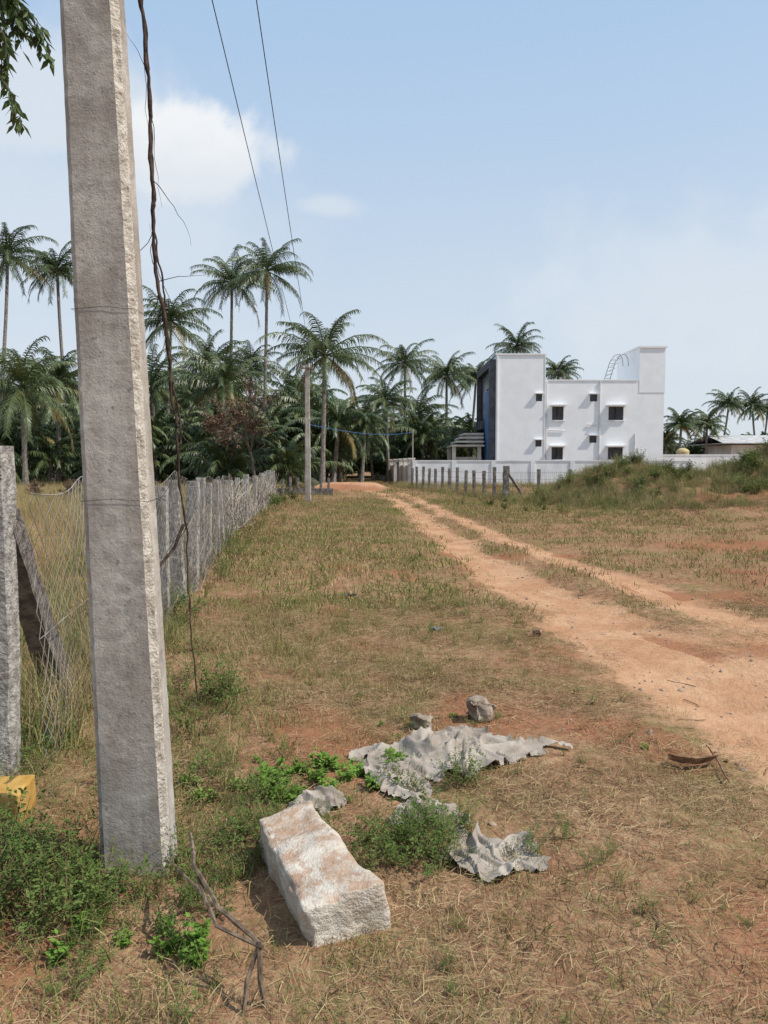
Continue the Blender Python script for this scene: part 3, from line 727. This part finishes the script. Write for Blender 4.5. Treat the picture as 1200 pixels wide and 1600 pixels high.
for dx in (0,.45):
    b.tube([(17.9+dx,64,7.2),(18.1+dx,64,8.6),(18.5+dx,64,9.9),(18.9+dx,64,10.5),(19.3+dx,64,10.6),(19.55+dx,64,10.2),(19.6+dx,64.0,9.6)],.03,6)
for k in range(9):
    t=k/8; b.tube([(17.95+.6*t,64,7.7+2.4*t),(18.4+.6*t,64,7.75+2.4*t)],.02,5)
for k in range(4): b.tube([(18.2+.2*k,64,8.8+.4*k),(18.6+.2*k,63.5,9.0+.4*k),(18.8+.2*k,64,9.0+.4*k)],.018,5)
b.obj('roof_ladder',[mat_noise('grey_steel',(.25,.25,.25),(.35,.35,.35),2,.5)],bd)
cw=empty('compound_wall'); b=B()
b.box(2.1,22.6,57,57.2,-.1,1.80,0); b.box(2.06,22.65,56.96,57.24,1.80,1.88,0)
for k in range(8): b.box(2.1+k*2.9,2.4+k*2.9,56.93,56.999,-.1,1.79,0)
b.obj('front_run',[m_wall],cw)
cw2=empty('compound_wall'); b=B(); b.box(23,60,72,72.2,-.1,2.4,0); b.box(23,60,71.96,72.24,2.4,2.5,0); b.obj('wall_run',[m_wall],cw2)
gw=empty('gate_wall'); b=B()
A=Vector((2.05,57.2,0)); E=Vector((-.5,84,0)); dv=(E-A); Ln=dv.length; dv.normalize(); nv=Vector((-dv.y,dv.x,0))
def obox(b,s0,s1,w0,w1,z0,z1,m=0):
    c=[A+dv*s0+nv*w0,A+dv*s1+nv*w0,A+dv*s1+nv*w1,A+dv*s0+nv*w1]; i=len(b.v)
    b.v+=[(q.x,q.y,z0) for q in c]+[(q.x,q.y,z1) for q in c]
    for q in ((0,3,2,1),(4,5,6,7),(0,1,5,4),(1,2,6,5),(2,3,7,6),(3,0,4,7)): b.f.append(tuple(i+k for k in q)); b.m.append(m)
for s0,s1 in ((.2,6),(10.5,26)): obox(b,s0,s1,-.1,.1,-.1,1.5)
for s in (0,3,6,10,14,18,22,26): obox(b,s,s+.5,-.2,.25,-.1,1.95); obox(b,s-.06,s+.56,-.26,.31,1.951,2.05)
for s in (6.6,7.1,7.6,8.1,8.6,9.1,9.6): obox(b,s,s+.06,-.03,.03,.1,1.7,1)
obox(b,6.5,10,-.035,.035,1.701,1.76,1)
b.obj('pillars',[m_cream,m_dark],gw)
fh=empty('distant_house'); b=B(); b.box(43,52,96,104,0,4,0); b.box(41,53,94,105,4.1,4.2,1)
b.face([(41,94,4.2),(53,94,4.2),(53,99,5.3),(41,99,5.3)],1); b.face([(41,105,4.2),(53,105,4.2),(53,99,5.3),(41,99,5.3)],1)
for k in range(3): b.box(44+k*2.8,45+k*2.8,95.9,95.99,1.4,2.8,2)
b.obj('house_body',[m_wall,m_roofc,m_glass],fh)
b=B(); b.tube([(28.5,74,0),(28.5,74,2.9)],.1,8); b.tube([(28.5,74,2.4),(28.5,74,2.8),(28.5,74,3.0),(28.5,74,3.15)],[.6,.62,.5,.15],16)
b.obj('water_tank',[mat_noise('tank_plastic',(.45,.35,.18),(.5,.4,.22),3)])
# ---------------------------------------------------------------- palms
m_palm=mat_leaf('palm_leaflet',(.045,.07,.024),(.12,.15,.055),.12,.42,.4,.5)
m_palmy=mat_leaf('palm_leaflet_old',(.18,.15,.06),(.26,.20,.09),0,.6,.1,.5)
m_trunk=mat_noise('palm_trunk',(.14,.12,.10),(.27,.24,.21),5,.95,.6,.03,20)
def palm(name,h,L,nf,seed,lean=1.0,full=True):
    random.seed(seed); b=B()
    la=random.uniform(0,6.28); lx=math.cos(la)*lean; ly=math.sin(la)*lean
    pts=[Vector((-lx*(1-t)**1.4,-ly*(1-t)**1.4,h*t-.15)) for t in [k/12 for k in range(13)]]
    b.tube(pts,[.24-.1*min(1,k/3)*.7-.04*k/12 for k in range(13)],8,1)
    top=pts[-1]
    wx=random.uniform(-.15,.15); wy=random.uniform(-.15,.15)
    for i in range(nf):
        az=i*2.399+random.uniform(-.35,.35); q=i/nf
        e0=R(86-120*q**.75+random.uniform(-12,12)); ln=L*random.uniform(.8,1.12)*(.85+.15*min(1,q*3))
        droop=R(random.uniform(60,105))*(.6+.4*(1-q)+.1)
        mi=0 if q<.88 or random.random()<.4 else 2
        ns=16; P=top.copy()+Vector((0,0,.1)); el=e0; st=[]
        d0=Vector((math.cos(az),math.sin(az),0)); tw=random.uniform(-.35,.35)
        for k in range(ns+1):
            d=(d0*math.cos(el)+Vector((0,0,1))*math.sin(el)); st.append((P.copy(),d.copy()))
            P=P+d*ln/ns; el=max(el-droop*(.3+1.4*k/ns)/ns,-1.5); d0=Vector((math.cos(az+tw*k/ns)+wx*k/ns,math.sin(az+tw*k/ns)+wy*k/ns,0))
        b.tube([s_[0] for s_ in st[::4]],[.045*(1-k/5)+.008 for k in range(5)],3,mi,False)
        for k in range(2,ns+1):
            for sub in ((0,.33,.66) if full else (0,.5)):
                if k==ns and sub: continue
                P,d=st[k]
                if sub: P=P.lerp(st[k+1][0],sub)
                t=(k+sub)/ns; ll=ln*.23*math.sin(min(1,t*1.2+.14)*math.pi*.92)**.6+.08 if t<.95 else ln*.14
                side=d.cross(Vector((0,0,1)))
                if side.length<.1: side=Vector((-math.sin(az),math.cos(az),0))
                side.normalize()
                for sg in (-1,1):
                    dd=(side*sg*.75+d*.6+Vector((random.uniform(-.15,.15),random.uniform(-.15,.15),-.35+random.uniform(-.3,.15)))).normalized()
                    d2=(dd+Vector((0,0,-1.3))).normalized(); lr=ll*random.uniform(.75,1.1)
                    w=d*(.042 if full else .07)
                    m1=P+dd*lr*.5; m2=m1+d2*lr*.55
                    j=len(b.v); b.v+=[tuple(P-w*.6),tuple(P+w*.6),tuple(m1+w*.7),tuple(m1-w*.7),tuple(m2)]
                    b.f+=[(j,j+1,j+2,j+3),(j+3,j+2,j+4)]; b.m+=[mi,mi]
    for _ in range(7):
        a=random.uniform(0,6.28); c=top+Vector((math.cos(a)*.28,math.sin(a)*.28,-.25+random.uniform(-.2,.1)))
        b.tube([c+Vector((0,0,-.14)),c+Vector((0,0,-.05)),c+Vector((0,0,.06)),c+Vector((0,0,.13))],[.03,.11,.11,.03],6,2)
    return b
PM=[m_palm,m_trunk,m_palmy]
crowns=[(22,405,66,4.3),(98,425,70,3.9),(366,445,76,4.6),(420,428,72,4.6),(270,503,62,4.1),(508,556,50,4.5),(632,568,84,4.2),(697,586,82,4.1),(742,592,88,3.9),(805,542,100,4.2),(870,582,100,3.7),
 (1135,630,112,3.4),(1172,634,114,3.5),(1062,662,92,3.0),(1102,662,98,3.1),(1196,640,120,3),
 (40,605,48,4.4),(95,595,54,4.0),(352,600,56,4.4),(330,570,68,4.2),(603,626,70,3.6),(395,575,80,4.2),(240,600,58,4.0),(570,660,62,3.4),(655,645,78,3.8),(1040,685,95,2.4)]
for i,(px,py,D,L) in enumerate(crowns):
    h=1.55+(726-py)/1208*D; x=(px-600)/1208*D
    o=palm('coconut_palm',h,L,32,100+i,random.uniform(.4,2.0) if h>9 else .3,True).obj('coconut_palm',PM)
    o.location=(x,D,0)
protos=[palm('a%d_palm'%i,hh,3.8,22,300+i,.4,False).obj('a%d_palm'%i,PM,link=False) for i,hh in enumerate((1.2,2.6,4.2,5.8,7.4))]
def clump(name,n,r,mats,leaf,seed):
    random.seed(seed); b=B()
    for _ in range(n):
        a=random.uniform(0,6.28); e_=math.asin(random.uniform(-.2,1)); q=r*random.uniform(.45,1)*(1+.3*noise.noise(Vector((math.cos(a)*2,math.sin(a)*2,e_*2+seed))))
        P=Vector((q*math.cos(a)*math.cos(e_),q*math.sin(a)*math.cos(e_),.6*r+q*.9*math.sin(e_)))
        d=Vector((random.uniform(-1,1),random.uniform(-1,1),random.uniform(-.8,.6))).normalized()
        leafq(b,P,d,Vector((random.uniform(-1,1),random.uniform(-1,1),1)),leaf*random.uniform(.6,1.3),leaf*.5,0)
    return b.obj(name,mats,link=False)
m_shrub=mat_leaf('grove_shrub_leaf',(.035,.06,.02),(.08,.11,.035),0,.6,.1,.4)
protos+=[clump('b%d_clump'%i,700,1.7,[m_shrub],.4,i) for i in range(2)]
c_g=proto_coll('grove_protos',protos)
pts=[];rots=[];scs=[];ids=[]
def region(n,D0,D1,p0,p1,choices,s0,s1,zo=0):
    D=rng.uniform(D0,D1,n); px=rng.uniform(p0,p1,n); x=(px-600)/1208*D
    add(x,D,rng.choice(choices,n),rng.uniform(s0,s1,n),.06,zo)
region(40,50,60,-100,470,[0,1,1,2],.8,1.1)
region(45,58,75,-100,530,[1,2,3],.85,1.15)
region(24,70,92,-100,480,[2,3,4],.95,1.2)
region(30,72,92,480,745,[0,1,2,2],.8,1.1)
region(24,88,98,-150,480,[3,4],1.0,1.3)
region(14,90,98,480,760,[2,3],.9,1.15)
region(150,95,104,-150,800,[5,6],1.2,1.9)
region(80,70,94,-100,745,[5,6],.6,1.2)
region(120,98,106,-150,800,[5,6],1.2,1.9,2.8)
region(70,100,106,-150,520,[5,6],1.2,1.9,6.0)
region(40,105,125,1030,1400,[0,1,2],.8,1.1); region(70,112,128,1000,1400,[5,6],1.0,1.7); region(30,118,128,750,1040,[5,6],1.4,2)
scatter('palm_grove',np.concatenate(pts),np.concatenate(rots),np.concatenate(scs),np.concatenate(ids),c_g)
def tree(name,base,h,r,levels,leafn,leafL,leafW,mats,seed,spread=.6,dirs=None,droop=0.0,nb=3):
    random.seed(seed); b=B()
    def grow(P,d,L,r,lev):
        pp=[P.copy()]; n=5
        for k in range(n):
            d=(d+Vector((random.uniform(-.18,.18),random.uniform(-.18,.18),random.uniform(-.1,.12)-droop*(levels-lev)*.2))).normalized(); P=P+d*L/n; pp.append(P.copy())
        b.tube(pp,[r*(1-.08*k) for k in range(n+1)],5 if lev<levels-1 else 7,1,False)
        if lev==0:
            for _ in range(leafn):
                q=pp[random.randint(1,n)]; dd=(d*.5+Vector((random.uniform(-1,1),random.uniform(-1,1),random.uniform(-1,.5)-droop*1.2))).normalized()
                leafq(b,q+dd*random.uniform(0,.05)*L,dd,Vector((random.uniform(-.6,.6),random.uniform(-.6,.6),1)),leafL*random.uniform(.6,1.2),leafW*random.uniform(.7,1.2),0)
            return
        for _ in range(nb+(1 if random.random()<.5 else 0)):
            q=pp[random.randint(2,n)]; dd=(d+Vector((random.uniform(-1,1),random.uniform(-1,1),random.uniform(-.5,.8)))*spread*1.3).normalized()
            grow(q,dd,L*random.uniform(.55,.8),r*.55,lev-1)
    grow(Vector(base),Vector((0,0,1)),h,r,levels)
    if dirs:
        for (o0,d,L) in dirs: grow(Vector(o0),Vector(d).normalized(),L,.012,2)
        for (o0,d,L) in dirs: b.tube([Vector((base[0],base[1],2.4)),Vector(((base[0]+o0[0])/2,(base[1]+o0[1])/2,(2.4+o0[2])/2+.2)),Vector(o0)],[.04,.025,.012],6,1,False)
    return b.obj(name,mats)
m_redl=mat_leaf('reddish_dry_leaf',(.14,.085,.055),(.22,.15,.10),0,.8,.1)
m_bark=mat_noise('grey_bark',(.10,.08,.065),(.2,.17,.14),8)
tree('bare_shrub_tree',(-8.2,50,-.1),3.2,.13,5,6,.18,.09,[m_redl,m_bark],4,.75)
tree('bare_shrub_tree',(-9.6,52,-.1),2.6,.11,5,6,.18,.09,[m_redl,m_bark],14,.75)
tree('bare_shrub_tree',(-13.5,33,-.1),.55,.05,5,3,.08,.03,[m_redl,m_bark],24,.95)
tree('bare_shrub_tree',(-14.8,33,-.1),.5,.05,5,3,.08,.03,[m_redl,m_bark],25,.95)
m_leafn=mat_leaf('roadside_tree_leaf',(.045,.07,.025),(.10,.14,.045),.25,.5,.3)
# tree just outside the left of the view; only the tips of its drooping boughs reach in
tree('roadside_tree',(-5.0,5.0,-.1),2.6,.13,4,14,.10,.036,[m_leafn,m_bark],42,.5,
     dirs=[((-2.85,5.0,4.55),(1,.0,-.15),.42),((-2.8,4.9,4.25),(1,.1,-.3),.38),((-2.9,5.1,4.8),(1,-.1,-.1),.5),((-2.85,5.0,3.95),(.9,0,-.6),.28),((-2.75,4.95,4.7),(1,0,.1),.35)],droop=.3)
# ---------------------------------------------------------------- world / sun / camera
EL=R(52); AZ=R(106)
w=bpy.data.worlds.new('World'); scene.world=w; w.use_nodes=True; nt=NT(w.node_tree)
sky=nt.n('ShaderNodeTexSky',sky_type='NISHITA'); sky.sun_disc=False; sky.sun_elevation=EL; sky.sun_rotation=AZ; sky.dust_density=2.5; sky.air_density=1.0; sky.ozone_density=1.5; sky.altitude=100
tc=nt.n('ShaderNodeTexCoord').outputs['Generated']
s=nt.n('ShaderNodeSeparateXYZ',ins={0:tc})
az=nt.math('ARCTAN2',s.outputs[0],s.outputs[1]); el=nt.math('ARCSINE',s.outputs[2])
vec=nt.n('ShaderNodeCombineXYZ',ins={0:az,1:el,2:0.0}).outputs[0]
n1=nt.noise(vec,11,6,.55,.2)
n1c=nt.math('SUBTRACT',n1,.5)
def blob(a0,e0,ra,re,lo=.75,hi=1.1,na=1.6):
    da=nt.math('DIVIDE',nt.math('SUBTRACT',az,a0),ra); de=nt.math('DIVIDE',nt.math('SUBTRACT',el,e0),re)
    r=nt.math('SQRT',nt.math('ADD',nt.math('MULTIPLY',da,da),nt.math('MULTIPLY',de,de)))
    r=nt.math('ADD',r,nt.math('MULTIPLY',n1c,na))
    return nt.math('SUBTRACT',1.0,nt.ramp(r,lo,hi))
cl1=blob(-.24,.365,.115,.058,.6,1.08,1.7); cl2=blob(-.40,.40,.16,.08,.5,1.2,1.3); cl3=blob(-.07,.315,.05,.014,.3,1.3,1.5); cl4=blob(-.36,.29,.25,.11,.3,1.4,1.2)
hazec=nt.mix(nt.ramp(el,-.02,.62),C(5.1,5.6,6.1),C(3.05,4.4,6.15))
base=nt.mix(.85,sky.outputs[0],hazec)
hz=nt.math('MULTIPLY',nt.math('SUBTRACT',1.0,nt.ramp(el,.0,.40)),nt.ramp(nt.noise(vec,2.2,3,.5),.3,.65))
cr=nt.math('MULTIPLY',blob(.42,.20,.30,.10,.3,1.3,1.8),.5)
f=nt.math('MAXIMUM',nt.math('MULTIPLY',cl2,.7),nt.math('MULTIPLY',cl3,.5)); f=nt.math('MAXIMUM',f,nt.math('MULTIPLY',cl4,.5)); f=nt.math('MAXIMUM',f,cr); f=nt.math('MAXIMUM',f,nt.math('MULTIPLY',hz,.3))
col=nt.mix(f,base,C(5.4,5.75,6.1))
shade=nt.mix(nt.ramp(nt.math('ADD',el,nt.math('MULTIPLY',n1c,.12)),.325,.40),C(5.5,5.8,6.15),C(6.5,6.6,6.7))
col=nt.mix(nt.math('MULTIPLY',cl1,.9),col,shade)
bg=nt.n('ShaderNodeBackground',ins={0:col,1:.142}); o=nt.n('ShaderNodeOutputWorld'); nt.l(bg.outputs[0],o.inputs[0])
sd=Vector((math.cos(EL)*math.sin(AZ),math.cos(EL)*math.cos(AZ),math.sin(EL)))
L=bpy.data.lights.new('sun','SUN'); L.energy=4.6; L.angle=R(.53); L.color=(1,.95,.87)
so=bpy.data.objects.new('sun',L); so.rotation_euler=sd.to_track_quat('Z','Y').to_euler(); scene.collection.objects.link(so)
cam=bpy.data.cameras.new('camera'); cam.sensor_fit='VERTICAL'; cam.sensor_height=36; cam.lens=36*1208/1600; cam.clip_start=.05; cam.clip_end=2500
co=bpy.data.objects.new('camera',cam); co.location=(0,0,1.55); co.rotation_euler=(R(90-3.5),0,0); scene.collection.objects.link(co); scene.camera=co
scene.view_settings.view_transform='Standard'; scene.view_settings.look='None'; scene.view_settings.exposure=0
